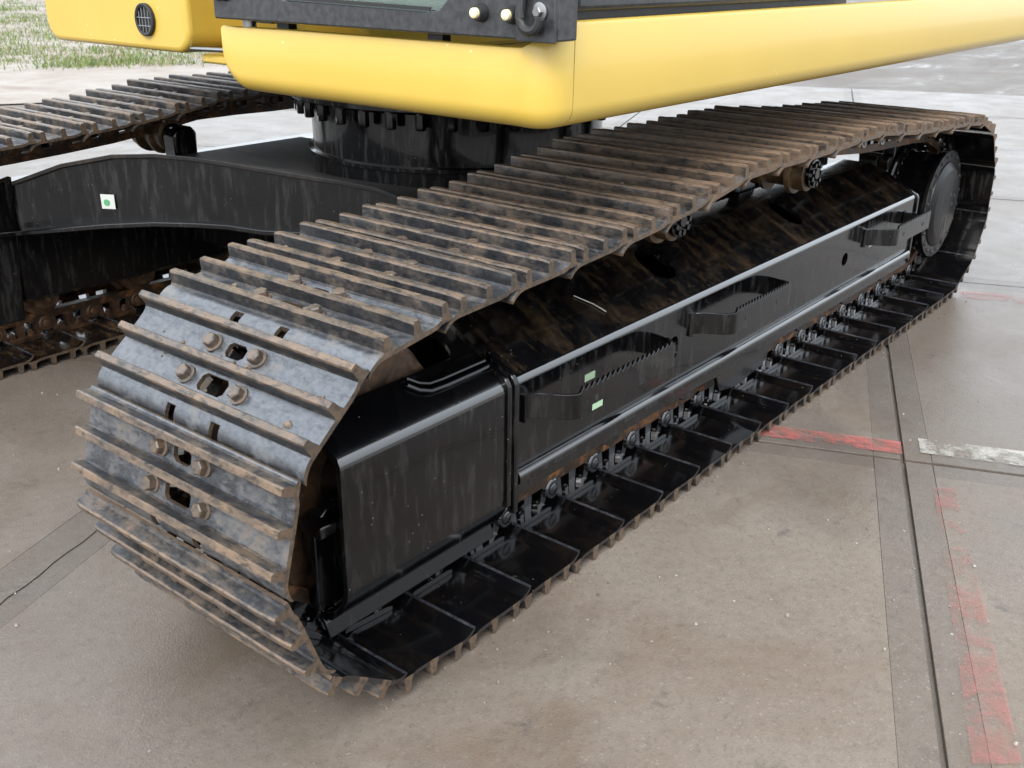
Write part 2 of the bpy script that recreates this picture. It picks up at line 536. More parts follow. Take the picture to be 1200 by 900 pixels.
pave = link('pavement', None)
tag(pave, 'square damp concrete slabs under the excavator', 'pavement', kind='structure')
OX, OY, SA, S = 1.48846, -0.38416, 0.395359, 2.0
pave.location = (OX, OY, 0); pave.rotation_euler = (0, 0, SA)
GAP, RIM = .0065, .075
def slab_mesh():
    mb = MB().mat('concrete')
    a, b = GAP + RIM + .0002, S - GAP - RIM - .0002
    mb.box(a, b, a, b, -.14, 0)
    return mb.mesh('concrete_slab')
def rim_mesh(along_x):
    mb = MB().mat('edge')
    if along_x: mb.box(GAP, S - GAP, 0, RIM, -.14, -.0003)
    else: mb.box(0, RIM, GAP + RIM + .0006, S - GAP - RIM - .0006, -.14, -.0003)
    return mb.mesh('edge_rim')
sm, rx, ry = slab_mesh(), rim_mesh(True), rim_mesh(False)
for i in range(-2, 5):
    for j in range(-3, 6):
        qx, qy = OX + (i * S + 1) * cos(SA) - (j * S + 1) * sin(SA), OY + (i * S + 1) * sin(SA) + (j * S + 1) * cos(SA)
        if math.hypot(qx + 1.3, qy + 1.15) > 9.4 and atan2(qy + 1.15, qx + 1.3) > .78: continue
        s_ = link('concrete_slab', sm, pave, (i * S, j * S, random.uniform(-.0012, .0012)))
        bv = s_.modifiers.new("bevel", 'BEVEL'); bv.width = .0007; bv.segments = 1
        for me, loc in ((rx, (0, GAP, 0)), (rx, (0, S - GAP - RIM, 0)), (ry, (GAP, 0, 0)), (ry, (S - GAP - RIM, 0, 0))):
            r_ = link('edge_rim', me, s_, loc)
            bv = r_.modifiers.new("bevel", 'BEVEL'); bv.width = .0012; bv.segments = 1
def paint(name, mat, quad, z=.003):
    mb = MB().mat(mat)
    R = Matrix.Rotation(-SA, 2)
    mb.add([(*(R @ Vector((x - OX, y - OY))), z) for x, y in quad], [(0, 1, 2, 3)])
    return obj(name, mb, pave)
RED2 = [(1.367, -.512), (1.41, -.558), (.400, -.985), (.340, -.915)]
o = paint('painted_line', 'red_line2', [(1.36, .02), (1.52, -.372), (1.60, -.338), (1.44, .05)])
o["label"] = 'worn red line ending at the slab joint'
o = paint('painted_line', 'white_line', [(1.565, -.41), (1.83, -1.06), (1.93, -1.02), (1.66, -.37)])
o["label"] = 'worn white line right of the slab joint'
o = paint('painted_line', 'red_line', RED2)
o["label"] = 'worn red line along the lower right joint'
o = paint('painted_line', 'red_line', [(3.20, .02), (3.45, -.6), (3.55, -.56), (3.30, .06)])
o["label"] = 'faded red line on the far slab'

mb = MB().mat('edge')
rj = random.Random(2)
xs_ = [-2.0 + .05 * k for k in range(41)]
up_ = [(x, 2.0 + .012 + rj.uniform(0, .012)) for x in xs_]; dn_ = [(x, 2.0 - .012 - rj.uniform(0, .012)) for x in xs_]
nn = len(xs_)
mb.add([(x, y, .0015) for x, y in up_ + dn_], [(i, i + 1, nn + i + 1, nn + i) for i in range(nn - 1)])
obj('joint_dirt', mb, pave)

# verge of dirt and grass far behind on the left
d = MB().mat('dirt')
pts = [(3.4, 13.4), (5.6, 11.2), (7.6, 9.6), (10, 8.6)]
ring = [(.5, 10.6), (2.9, 9.3), (4.6, 8.4), (6.6, 7.9), (40, 20), (40, 90), (-10, 90), (-10, 14)]
d.add([(x, y, -.004) for x, y in ring], [tuple(range(len(ring)))])
o = obj('dirt_verge', d); tag(o, 'pale dirt strip between the yard and the grass', 'dirt', kind='structure')

def grass():
    rnd = random.Random(3)
    vs, fs, tint = [], [], []
    def blade(x, y, h, t):
        a = rnd.uniform(0, 2 * pi); w = h * .045 + .004
        lx, ly = rnd.gauss(0, .35) * h, rnd.gauss(0, .35) * h
        b = len(vs)
        vs.extend([(x - w * cos(a), y - w * sin(a), 0), (x + w * cos(a), y + w * sin(a), 0),
                   (x + lx * .45 + w * .7 * cos(a), y + ly * .45 + w * .7 * sin(a), h * .6), (x + lx * .45 - w * .7 * cos(a), y + ly * .45 - w * .7 * sin(a), h * .6), (x + lx, y + ly, h)])
        fs.extend([(b, b + 1, b + 2, b + 3), (b + 3, b + 2, b + 4)])
        tint.extend([t] * 5)
    for _ in range(2600):
        # depth behind the yard edge along the view direction to the left background
        u = rnd.random() ** 1.4
        ang = rnd.uniform(radians(49), radians(80))
        dist = 14.8 + u * 24 + rnd.uniform(0, 2) * (ang > 1.1)
        cx, cy = -1.3 + dist * cos(ang), -1.15 + dist * sin(ang)
        patch = .5 + .5 * sin(cx * .9 + 1.3 * sin(cy * .6))
        dry = rnd.random() < .25 + .5 * patch
        hh = rnd.uniform(.03, .085) * (1.25 if not dry else .8)
        for _k in range(26):
            rr = abs(rnd.gauss(0, .28)); th = rnd.uniform(0, 2 * pi)
            blade(cx + rr * cos(th), cy + rr * sin(th), hh * rnd.uniform(.5, 1.3), min(1, max(0, rnd.gauss(.78 if dry else .28, .16))))
    me = bpy.data.meshes.new('grass')
    me.from_pydata(vs, [], fs)
    at = me.attributes.new("tint", 'FLOAT', 'POINT')
    at.data.foreach_set("value", tint)
    me.materials.append(M['grass'])
    o = link('grass', me)
    o.location = (0, 0, -.012)
    tag(o, 'rough green and dry grass verge far behind the tracks', 'grass', kind='stuff')
grass()

def pebbles():
    rnd = random.Random(11)
    mb = MB().mat('pebble')
    for _ in range(420):
        x, y = rnd.uniform(-1.0, 4.5), rnd.uniform(-1.3, 2.0)
        if -.1 < y < .75 and -.6 < x < 3.7: continue
        r = .0016 + .003 * rnd.random() ** 4
        vs, fs = [], []
        a0 = rnd.uniform(0, 6)
        for k in range(6):
            q = r * rnd.uniform(.7, 1.3)
            vs.append((x + q * cos(a0 + k * pi / 3), y + q * sin(a0 + k * pi / 3), .0))
        for k in range(6):
            q = r * rnd.uniform(.4, .8)
            vs.append((x + q * cos(a0 + k * pi / 3), y + q * sin(a0 + k * pi / 3), r * rnd.uniform(.8, 1.2)))
        fs = [(k, (k + 1) % 6, (k + 1) % 6 + 6, k + 6) for k in range(6)] + [tuple(range(6, 12))]
        mb.add(vs, fs)
    mb.mat('soil')
    for _ in range(260):
        x, y = rnd.uniform(-.5, 3.2), -abs(rnd.gauss(0, .05)) + .02
        r = .0015 + .004 * rnd.random() ** 3
        a0 = rnd.uniform(0, 6)
        vs = [(x + r * rnd.uniform(.7, 1.3) * cos(a0 + k * pi / 3), y + r * rnd.uniform(.7, 1.3) * sin(a0 + k * pi / 3), 0) for k in range(6)] + [(x, y, r)]
        mb.add(vs, [(k, (k + 1) % 6, 6) for k in range(6)])
    o = obj('pebbles', mb); tag(o, 'tiny loose grit scattered over the concrete slabs', 'grit', kind='stuff')
pebbles()

# ------------------------------------------------------------------ the excavator
EX = link('excavator', None)
EX.location = (0, 0, 0)
tag(EX, 'yellow and black crawler excavator standing on concrete, seen from its front track', 'excavator')
CX, CY = 1.54, 1.40            # swing centre
W = 0.610                      # shoe width
YC = W / 2                     # chain centre line of the near track
NSHOE = 45
HL = 0.039                     # pin line to shoe seat
XI, ZI, XS, ZS, RP = -0.095, 0.390, 3.170, 0.390, 0.312

# --- path of the pins, clockwise seen from the near side: bottom (towards the front), up round the idler, back along the top
def pin_path():
    P = []
    for k in range(200):
        P.append((XS + (XI - XS) * k / 200, ZI - RP))
    for k in range(120):
        a = -pi / 2 - pi * k / 120
        P.append((XI + RP * cos(a), ZI + RP * sin(a)))
    top = [(-.095, .702), (.06, .709), (.20, .714), (.35, .720), (.52, .729), (.71, .742), (.90, .762), (1.06, .786), (1.18, .794), (1.35, .790), (1.55, .788),
           (1.75, .791), (1.93, .794), (2.05, .789), (2.25, .768), (2.45, .749), (2.65, .737), (2.85, .727), (3.0, .719), (3.17, .702)]
    n = len(top)
    for i in range(n - 1):
        p0, p1, p2, p3 = top[max(i - 1, 0)], top[i], top[i + 1], top[min(i + 2, n - 1)]
        for k in range(12):
            t = k / 12
            def cr(a, b, c, d): return .5 * (2 * b + (c - a) * t + (2 * a - 5 * b + 4 * c - d) * t * t + (3 * b - a - 3 * c + d) * t ** 3)
            P.append((p1[0] + (p2[0] - p1[0]) * t, cr(p0[1], p1[1], p2[1], p3[1])))
    for k in range(120):
        a = pi / 2 - pi * k / 120
        P.append((XS + RP * cos(a), ZS + RP * sin(a)))
    return P
PATH = pin_path()
_L = [0.0]
for i in range(len(PATH)):
    a, b = PATH[i], PATH[(i + 1) % len(PATH)]
    _L.append(_L[-1] + math.hypot(b[0] - a[0], b[1] - a[1]))
TOTAL = _L[-1]
def at_len(l):
    l %= TOTAL
    lo, hi = 0, len(PATH)
    while hi - lo > 1:
        m = (lo + hi) // 2
        if _L[m] <= l: lo = m
        else: hi = m
    a, b = PATH[lo], PATH[(lo + 1) % len(PATH)]
    t = (l - _L[lo]) / max(_L[lo + 1] - _L[lo], 1e-9)
    return (a[0] + (b[0] - a[0]) * t, a[1] + (b[1] - a[1]) * t)
# phase: the shoe whose middle grouser stands at x = -0.122 on top
STEP = TOTAL / NSHOE
l_idl_top = _L[320]
PH = l_idl_top + (-.122 - XI) - STEP / 2
PINS = [at_len(PH + i * STEP) for i in range(NSHOE)]

# --- track shoe: profile cells along s, cut by openings
GR = (-.0725, 0.0, .0725)
TH = .009
def shoe_mesh(seed):
    rnd = random.Random(seed)
    # stations: (s, inner n, outer n, is_grouser)
    st = [(-.1235, -.0185, -.0125), (-.119, -.0145, -.006), (-.112, -.009, .0), (-.104, -.0045, .0045), (-.096, -.0016, .0074), (-.0885, -.0005, .0088)]
    def gr(s0, base=0.0):
        return [(s0 - .0125, base, base + TH), (s0 - .0095, base, base + TH + .004), (s0 - .0080, base, base + TH + .026), (s0 - .0058, base, base + TH + .030),
                (s0 + .0058, base, base + TH + .030), (s0 + .0080, base, base + TH + .026), (s0 + .0095, base, base + TH + .004), (s0 + .0125, base, base + TH)]
    st += gr(GR[0])
    st += [(-.054, 0, TH), (-.046, 0, TH), (-.026, 0, TH), (-.018, 0, TH)]
    st += gr(GR[1])
    st += [(.022, 0, TH), (.030, 0, TH), (.046, .001, TH + .001), (.052, .002, TH + .002)]
    st += gr(GR[2], .005)
    st += [(.0885, .0055, .0125)]
    ns = len(st)
    # y break lines: outer end, notch edges, opening edges (mirrored)
    def ys(s):
        hw = {0: .0}.get(0)
        h = .038 if s < 0 else .026            # half width of the middle opening
        r = .009
        lo, hi = (-.054, -.018) if s < 0 else (.022, .052)
        near = min(abs(s - lo), abs(s - hi))
        if near < .001: h -= r
        return [-YC, -.285, -.25, -.21, -.17, -.125, -.078, -.052, -h, h, .052, .078, .125, .17, .21, .25, .285, YC]
    hole = {}
    for k in range(ns - 1):
        sm = (st[k][0] + st[k + 1][0]) / 2
        if -.054 < sm < -.018 or .022 < sm < .052: hole[k] = {8}
        if sm < -.0925: hole[k] = {6, 10}
    mb = MB()
    for m_ in ('shoe', 'grouser', 'shoe_edge', 'black_wet', 'grouser_top', 'plate_edge', 'lip'): mb.mat(m_)
    vi = {}
    vs = []
    wear = [max(0, rnd.gauss(.0001, .0004)) for _ in range(18)]
    wear[0] += rnd.uniform(0, .002); wear[17] += rnd.uniform(0, .002)
    for k in range(ns):
        for j, y in enumerate(ys(st[k][0])):
            # hammered, slightly uneven outer surface
            vi[k, j, 0] = len(vs); vs.append((st[k][0], y, st[k][1]))
            ds = dn = 0.0
            if st[k][2] - st[k][1] > TH + .02:                     # crests are worn and nicked
                dn = -wear[j] - rnd.uniform(0, .0004); ds = rnd.uniform(-.0003, .0003)
            vi[k, j, 1] = len(vs); vs.append((st[k][0] + ds, y, st[k][2] + dn))
    nj = 18
    solid = lambda k, j: 0 <= k < ns - 1 and 0 <= j < nj - 1 and j not in hole.get(k, ())
    F, I = [], []
    def q(m_, *f): F.append(f); I.append(m_)
    for k in range(ns - 1):
        up = st[k][2] - st[k][1] > TH + .002 or st[k + 1][2] - st[k + 1][1] > TH + .002
        for j in range(nj - 1):
            if not solid(k, j): continue
            crest = min(st[k][2] - st[k][1], st[k + 1][2] - st[k + 1][1]) > TH + .024
            q(4 if crest else 1 if up else 0, vi[k, j, 1], vi[k + 1, j, 1], vi[k + 1, j + 1, 1], vi[k, j + 1, 1])
            q(6 if k < 1 else 3, vi[k, j, 0], vi[k, j + 1, 0], vi[k + 1, j + 1, 0], vi[k + 1, j, 0])
            e_ = 2 if up else 5
            if not solid(k, j - 1): q(e_, vi[k, j, 0], vi[k + 1, j, 0], vi[k + 1, j, 1], vi[k, j, 1])
            if not solid(k, j + 1): q(e_, vi[k, j + 1, 0], vi[k, j + 1, 1], vi[k + 1, j + 1, 1], vi[k + 1, j + 1, 0])
            if not solid(k - 1, j): q(5, vi[k, j, 0], vi[k, j, 1], vi[k, j + 1, 1], vi[k, j + 1, 0])
            if not solid(k + 1, j): q(2, vi[k + 1, j, 0], vi[k + 1, j + 1, 0], vi[k + 1, j + 1, 1], vi[k + 1, j, 1])
    mb.v = vs; mb.f = F; mb.mi = I
    return mb.mesh('track_shoe', 22)
SHOES = [shoe_mesh(20 + k) for k in range(6)]
SHOES_FAR = [m.copy() for m in SHOES]
for m in SHOES_FAR:
    m.materials[3] = M['brown_wet']

# --- chain link, seen from the outside: bosses, windows with nuts, foot, rail. local: x along, y outward(-)/inward, z from the shoe seat towards the pins (negative n)
def link_mesh(side):
    mb = MB().mat('black_chain')
    o = side            # +1 / -1 : which way is "outside"
    def pr(poly, y0, y1): mb.prism([(x, -h) for x, h in poly], o * y0, o * y1)
    # foot
    pr([(-.068, .001), (.066, .001), (.066, .010), (.052, .014), (-.052, .014), (-.068, .010)], -.016, .036)
    # posts and diagonal arms leave two windows
    pr([(-.011, .012), (.013, .012), (.017, .068), (-.015, .068)], -.012, .014)
    pr([(-.070, .010), (-.052, .010), (-.060, .068), (-.098, .060)], -.014, .012)
    pr([(.050, .010), (.068, .010), (.098, .060), (.060, .068)], -.010, .018)
    # bosses with pin ends
    mb.cyl((-.095, 0, -.045), .029, -.022 * o, .012 * o, 'y', 20)
    mb.lathe([(o * -.010, .029), (o * .018, .029), (o * .022, .025), (o * .022, .018), (o * .019, .0165)], (.095, 0, -.045), 'y', 20)
    mb.lathe([(o * .010, .016), (o * .023, .016), (o * .025, .013)], (.095, 0, -.045), 'y', 16)
    # nuts in the windows
    for x in (-.034, .036):
        mb.lathe([(-.014, .013), (-.028, .013), (-.030, .010)], (x, o * .012, 0), 'z', 6)
        mb.cyl((x, o * .012, 0), .007, -.028, -.036, 'z', 8)
    mb.mat('rust_rail')
    pr([(-.112, .062), (.112, .062), (.112, .084), (.100, .090), (-.100, .090), (-.112, .084)], -.018, .016)
    return mb.mesh('chain_link', 40)
LINK = {1: link_mesh(1), -1: link_mesh(-1)}
LINK_FAR = {k: m.copy() for k, m in LINK.items()}
for m in LINK_FAR.values():
    m.materials[0] = M['rust_dark']
def bolt_mesh():
    mb = MB().mat('bolt')
    mb.lathe([(0, .019), (.003, .019), (.0035, .0175)], (0, 0, 0), 'z', 16)
    mb.lathe([(.0034, .0142), (.0165, .0142), (.019, .0118)], (0, 0, 0), 'z', 6)
    return mb.mesh('bolt', 30)
BOLT = bolt_mesh()

def crawler(yc, near):
    tr = link('crawler_track', None, EX, (0, yc, 0))
    tr["label"] = 'near crawler track with worn triple-bar shoes' if near else 'far crawler track behind the car body'
    rnd = random.Random(5 if near else 6)
    for i in range(NSHOE):
        a, b = PINS[i], PINS[(i + 1) % NSHOE]
        t = Vector((b[0] - a[0], 0, b[1] - a[1]))
        ln = t.length; t.normalize()
        n = Vector((-t.z, 0, t.x))          # outward: up on the top run (t = +x)
        mid = Vector(((a[0] + b[0]) / 2, 0, (a[1] + b[1]) / 2))
        R = Matrix((t, Vector((0, 1, 0)), n)).transposed()     # columns t, y, n
        if R.determinant() < 0:
            R = Matrix((t, Vector((0, 1, 0)), n)).transposed()
        org = mid + n * HL
        j = rnd.uniform(-.0025, .0025)
        def put(name, me, off, rotz=0):
            o = link(name, me, tr)
            loc = org + R @ Vector(off)
            o.matrix_local = Matrix.Translation(loc) @ (R @ Matrix.Rotation(rotz, 3, 'Z')).to_4x4()
            return o
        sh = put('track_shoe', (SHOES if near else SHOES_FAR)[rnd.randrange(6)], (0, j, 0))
        k_ = min(1, max(0, (org.x - .2) / 1.0)) if org.z > .5 else .25
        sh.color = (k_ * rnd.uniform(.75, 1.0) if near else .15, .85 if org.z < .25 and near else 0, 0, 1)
        for sd in (1, -1):
            put('chain_link', (LINK if near else LINK_FAR)[sd], (0, sd * .082, 0))
        front = org.x < .9 or near
        top_or_front = org.z > .2
        if near or (top_or_front and org.x < 1.9 and org.x > .1):
            for s_, yy in ((.038, .064), (-.036, .077)):
                for sd in (1, -1):
                    put('bolt', BOLT, (s_, sd * yy, TH + (.001 if s_ > 0 else 0)), rnd.uniform(0, 1))
    clods = MB().mat('soil')
    rc = random.Random(31 if near else 32)
    def lump(c, r, R):
        vs = []
        for a, z in ((0, 0), (1, .55)):
            for k in range(7):
                q = r * rc.uniform(.65, 1.2) * (1 if a == 0 else .6)
                vs.append(tuple(c + R @ Vector((q * cos(k * 2 * pi / 7), q * rc.uniform(1, 1.5) * sin(k * 2 * pi / 7), r * z * rc.uniform(.7, 1.2)))))
        vs.append(tuple(c + R @ Vector((0, 0, r * .7))))
        clods.add(vs, [(k, (k + 1) % 7, (k + 1) % 7 + 7, k + 7) for k in range(7)] + [(k + 7, (k + 1) % 7 + 7, 14) for k in range(7)])
    for i in range(NSHOE):
        a, b = PINS[i], PINS[(i + 1) % NSHOE]
        t = Vector((b[0] - a[0], 0, b[1] - a[1])).normalized(); n = Vector((-t.z, 0, t.x))
        if n.z < .55: continue
        R = Matrix((t, Vector((0, 1, 0)), n)).transposed()
        org = Vector(((a[0] + b[0]) / 2, 0, (a[1] + b[1]) / 2)) + n * (HL + TH)
        for _ in range(rc.randrange(8, 26)):
            s0 = rc.choice((-.056, -.018, .017, .054)) + rc.gauss(0, .006)
            lump(org + R @ Vector((s0, rc.uniform(-.28, .28), .0005)), .0022 + .0075 * rc.random() ** 3, R)
    o = obj('dirt_clods', clods, tr); o["kind"] = 'stuff'
    return tr
# matrix columns t, y, n must be right handed: t x y = n  (x cross y = z)
TR_NEAR = crawler(YC, True)
TR_FAR = crawler(2 * CY - YC, False)

# --- track frame, built for the near side; mirrored about y = CY for the far side
def mirror(mb):
    mb.v = [(x, 2 * CY - y, z) for x, y, z in mb.v]
    return mb
def arc(c, r, a0, a1, n):
    return [(c[0] + r * cos(a0 + (a1 - a0) * k / n), c[1] + r * sin(a0 + (a1 - a0) * k / n)) for k in range(n + 1)]

def track_frame(near):
    fx = (lambda m: m) if near else mirror
    X0, X1 = .262, 2.79
    sec = [(.100, .222), (.100, .478)]
    # rounded bend from the side plate into the roof slope
    sec = [(.100, .222), (.100, .486)]
    sec += [(.1004, .4915), (.1018, .4965), (.1044, .5010), (.1080, .5046), (.1125, .5078)]
    sec += [(.300, .605), (.415, .605), (.51, .52), (.51, .222)]
    mb = MB().mat('black_mud')
    mb.prism(sec, X0, X1, 'x')
    o = obj('track_frame', fx(mb), EX)
    me = o.data
    # side plate gets the cleaner paint
    me.materials.append(M['black']); me.materials.append(M['black_gloss'])
    for p in me.polygons:
        if abs(p.normal.y) > .97: p.material_index = 1
        elif abs(p.normal.x) < .1 and p.normal.z > .05 and abs(p.normal.y) > .52 and p.center.z < .51: p.material_index = 2
    if near:
        o["label"] = 'muddy black track frame of the near track'
        cs = []
        c = MB().mat('black_rust'); c.prism([(.112, .24), (.112, .475), (.125, .498), (.305, .591), (.405, .591), (.498, .51), (.498, .24)], .25, 2.76, 'x'); cs.append(c)
        for cx, w_ in ((1.05, .052), (1.875, .05)):
            c = MB().mat('black_mud')
            pl = stadium(0, 0, w_, .066)
            n_ = Vector((0, -.447, .894)); u = Vector((0, .894, .447))
            ctr = Vector((cx, .236, .505 + .5 * .136))
            A = [ctr + Vector((q[0] + .05 * q[1] * 0, 0, 0)) + u * q[1] + n_ * .05 for q in pl]
            B = [v - n_ * .25 for v in A]
            k = len(pl)
            c.add([tuple(v) for v in A + B], [tuple(range(k)), tuple(range(2 * k - 1, k - 1, -1))] + [(i, i + k, (i + 1) % k + k, (i + 1) % k) for i in range(k)])
            cs.append(c)
        for cx, cz, hx, hz in ((2.11, .385, .026, .022), (.945, .385, .022, .034)):
            c = MB().mat('black'); c.prism(stadium(cx, cz, hx, hz), .05, .2, 'y'); cs.append(c)
        cut(o, cs)
    # bottom ledge: rolled bar
    mb = MB().mat('black')
    mb.prism([(.0805, .262), (.0805, .274), (.0818, .2795), (.0845, .2838), (.0890, .2868), (.0995, .288), (.0995, .256), (.086, .256)], X0 + .004, 2.765, 'x')
    lg = obj('lower_ledge', fx(mb), o)
    lg.data.materials.append(M['black_gloss'])
    for p in lg.data.polygons:
        if p.normal.z > .1 and abs(p.normal.x) < .1: p.material_index = 1
    mb = MB().mat('black_rust'); mb.box(X0 + .01, 2.73, .125, .49, .205, .2215)
    obj('bottom_plate', fx(mb), o)
    # rear part that carries the final drive
    mb = MB().mat('black_mud')
    mb.prism([(2.792, .27), (2.792, .56), (2.95, .53), (3.02, .47), (3.02, .31), (2.95, .27)], .32, .49, 'y')
    obj('drive_bracket', fx(mb), o, .006)
    mb = MB().mat('black')
    pl = [(.092, .235), (.092, .49), (.097, .502), (.106, .511), (.24, .578), (.24, .56), (.112, .495), (.108, .485), (.108, .235)]
    mb.prism(pl, 2.789, 2.806, 'x')
    obj('end_plate', fx(mb), o, .003)
    # front guard round the idler: side plate, roof lip, inward bottom, flared flange
    mb = MB().mat('black')
    t_ = .012
    out = [(.150, .140), (.118, .172), (.100, .205), (.096, .23), (.096, .488), (.0985, .499), (.105, .508), (.205, .558)]
    inn = [(.205, .544), (.113, .498), (.109, .488), (.109, .232), (.113, .21), (.128, .18), (.158, .150)]
    mb.prism(out + inn, -.238, .246, 'x')
    gd = obj('idler_guard', fx(mb), o, .002)
    gd.data.materials.append(M['black_gloss'])
    for p in gd.data.polygons:
        if abs(p.normal.x) < .1 and p.normal.z > .05 and abs(p.normal.y) > .52 and .48 < p.center.z < .512: p.material_index = 1
    mb = MB().mat('black')          # bottom flange
    mb.prism([(.172, .152), (.153, .141), (.141, .108), (.146, .106), (.159, .133), (.175, .144)], -.25, .25, 'x')
    obj('guard_flange', fx(mb), gd, .003)
    if near:
        mb = MB().mat('black')      # raised rim beside the roof opening
        mb.tube([(.02, .178, .552), (.034, .160, .542), (.055, .149, .536), (.10, .147, .535), (.20, .148, .535), (.238, .149, .536)], .0065, 8)
        mb.tube([(.030, .190, .560), (.046, .172, .550), (.065, .163, .545), (.10, .161, .544), (.20, .162, .544), (.238, .162, .544)], .005, 8)
        obj('roof_rim', mb, gd)
        mb = MB().mat('black_mud')      # roof plate with the large opening over the idler
        mb.prism([(.150, .5305), (.318, .6145), (.318, .603), (.150, .519)], .03, .246, 'x')
        rp = obj('roof_plate', mb, gd)
        c = MB().mat('black_mud')
        c.prism(stadium(.105, .252, .095, .062), .40, .80, 'z')
        cut(rp, [c])
    # vertical stiffening flange between guard and frame
    mb = MB().mat('black')
    rim = [(.082, .19), (.082, .50), (.087, .514), (.097, .524), (.17, .562), (.17, .545), (.11, .510), (.104, .495), (.104, .19)]
    mb.prism(rim, .2475, .2615, 'x')
    obj('stiffener', fx(mb), o, .003)
    rim2 = [(.088, .21), (.088, .498), (.093, .510), (.101, .519), (.15, .545), (.15, .53), (.11, .506), (.106, .49), (.106, .21)]
    mb = MB().mat('black')
    mb.prism(rim2, .232, .2455, 'x')
    obj('stiffener', fx(mb), o, .004)
    # yoke bracket inside the guard
    mb = MB().mat('black')
    mb.prism([(-.262, .17), (-.262, .36), (-.20, .40), (.05, .40), (.05, .30), (-.14, .29), (-.16, .17)], .155, .185, 'y')
    mb.box(-.27, -.15, .125, .185, .345, .372)
    obj('yoke_bracket', fx(mb), o, .004)
    return o
FR = track_frame(True)
FR2 = track_frame(False)

def step(x0, x1, end, label):
    """bent serrated strip standing off the side plate"""
    z0, z1, y0, y1 = .402, .462, .1005, .008
    path = [(x0, y0)]
    path += [(x0 + .015 + .07 * k / 6 - .0, y0 - (y0 - y1) * sin(pi / 2 * k / 6) ** 1.0) for k in range(1, 7)]
    n = 19
    tops = [z1] * len(path)
    xs, xe = path[-1][0], x1 - (.0 if end else .05)
    for k in range(1, n * 2 + 1):
        path.append((xs + (xe - xs) * k / (n * 2), y1))
        tops.append(z1 + .002 + (.012 if k % 2 else 0))
    if not end:
        for k in range(1, 7):
            path.append((xe + .05 * sin(pi / 2 * k / 6), y1 + (y0 - y1) * (1 - cos(pi / 2 * k / 6))))
            tops.append(z1)
    mb = MB().mat('black')
    mb.strip(path, z0, tops, .008)
    o = obj('step', mb, FR, .0012, 1, sharp=25)
    for xx in (xs + .06, xe - .08):
        mb = MB().mat('rubber')
        mb.lathe([(-.0006, .008), (.001, .008)], (xx, y1 - .0005, z0 + .032), 'y', 12)
        obj('step_hole', mb, FR)
    mb = MB().mat('black')
    mb.tube([(x0 - .004, .096, z0 - .004), (x0 - .004, .096, z1 + .002)], .006, 8)
    obj('weld_bead', mb, FR)
    return o
step(.300, .832, False, '')
step(1.030, 1.500, False, '')
step(2.270, 2.700, True, '')
mb = MB().mat('black'); mb.box(2.66, 2.70, .0225, .0995, .41, .458)
obj('step_bracket', mb, FR, .004)
def sticker(mat, x0, x1, z0, z1, y, parent=FR):
    mb = MB().mat(mat); mb.box(x0, x1, y - .0012, y - .0002, z0, z1)
    return obj('sticker', mb, parent)
sticker('pgreen', .53, .572, .418, .436, .0998)
sticker('pgreen', .430, .470, .406, .420, .0078)
sticker('white', 2.33, 2.365, .383, .405, .0998)
mb = MB().mat('scrape'); mb.tube([(.66, .232, .5735), (.69, .19, .5525), (.70, .16, .5375)], .0014, 6)
obj('weld_scar', mb, FR)
# centre roller guard under the frame
mb = MB().mat('black')
mb.prism([(1.08, .235), (1.66, .235), (1.66, .20), (1.58, .135), (1.40, .118), (1.30, .135), (1.27, .19), (1.14, .195)], .128, .142, 'y')
obj('roller_guard', mb, FR, .004)
mb = MB().mat('black_mud'); mb.box(.30, .40, .118, .128, .205, .254); obj('roller_lug', mb, FR, .003)

# --- rollers, idler, drive
def roller(x, z, yc, r, name, far=False):
    s_ = -1 if far else 1
    mb = MB().mat('roller')
    mb.lathe([(-.105, r * .55), (-.10, r * .92), (-.098, r), (-.058, r), (-.056, r * 1.22), (-.040, r * 1.25), (-.036, r * .85), (.036, r * .85), (.040, r * 1.25), (.056, r * 1.22),
              (.058, r), (.098, r), (.10, r * .92), (.105, r * .55)], (x, yc, z), 'y', 32)
    o = obj(name, mb, EX)
    mb = MB().mat('black')
    mb.lathe([(-s_ * .106, r * .80), (-s_ * .116, r * .80), (-s_ * .118, r * .7)], (x, yc, z), 'y', 18)
    for k in range(9):
        a = 2 * pi * k / 9
        mb.lathe([(-s_ * .118, .008), (-s_ * .127, .008)], (x + r * .58 * cos(a), yc, z + r * .58 * sin(a)), 'y', 6)
    mb.lathe([(-s_ * .117, r * .3), (-s_ * .126, r * .28)], (x, yc, z), 'y', 12)
    obj('roller_cap', mb, o)
    return o
for x in (1.09, 1.965):
    roller(x, .693, YC, .060, 'carrier_roller')
    mb = MB().mat('black'); mb.prism([(x - .05, .60), (x + .06, .60), (x + .035, .72), (x - .03, .72)], .425, .475, 'y')
    obj('roller_bracket', mb, FR, .004)
    mb = MB().mat('black'); mb.tube([(x + .045, .20, .69), (x + .14, .235, .665), (x + .21, .26, .64)], .006, 8)
    mb.tube([(x + .045, .20, .665), (x + .13, .23, .645), (x + .2, .26, .62)], .006, 8)
    obj('grease_line', mb, FR)
for x in (.98, 1.965):
    roller(x, .693, 2 * CY - YC, .060, 'carrier_roller', False)
    mb = MB().mat('black'); mb.prism([(x - .045, .60), (x + .05, .60), (x + .055, .71), (x + .035, .735), (x - .03, .735), (x - .05, .71)], 2 * CY - .495, 2 * CY - .415, 'y')
    obj('roller_bracket', mb, FR2, .01)
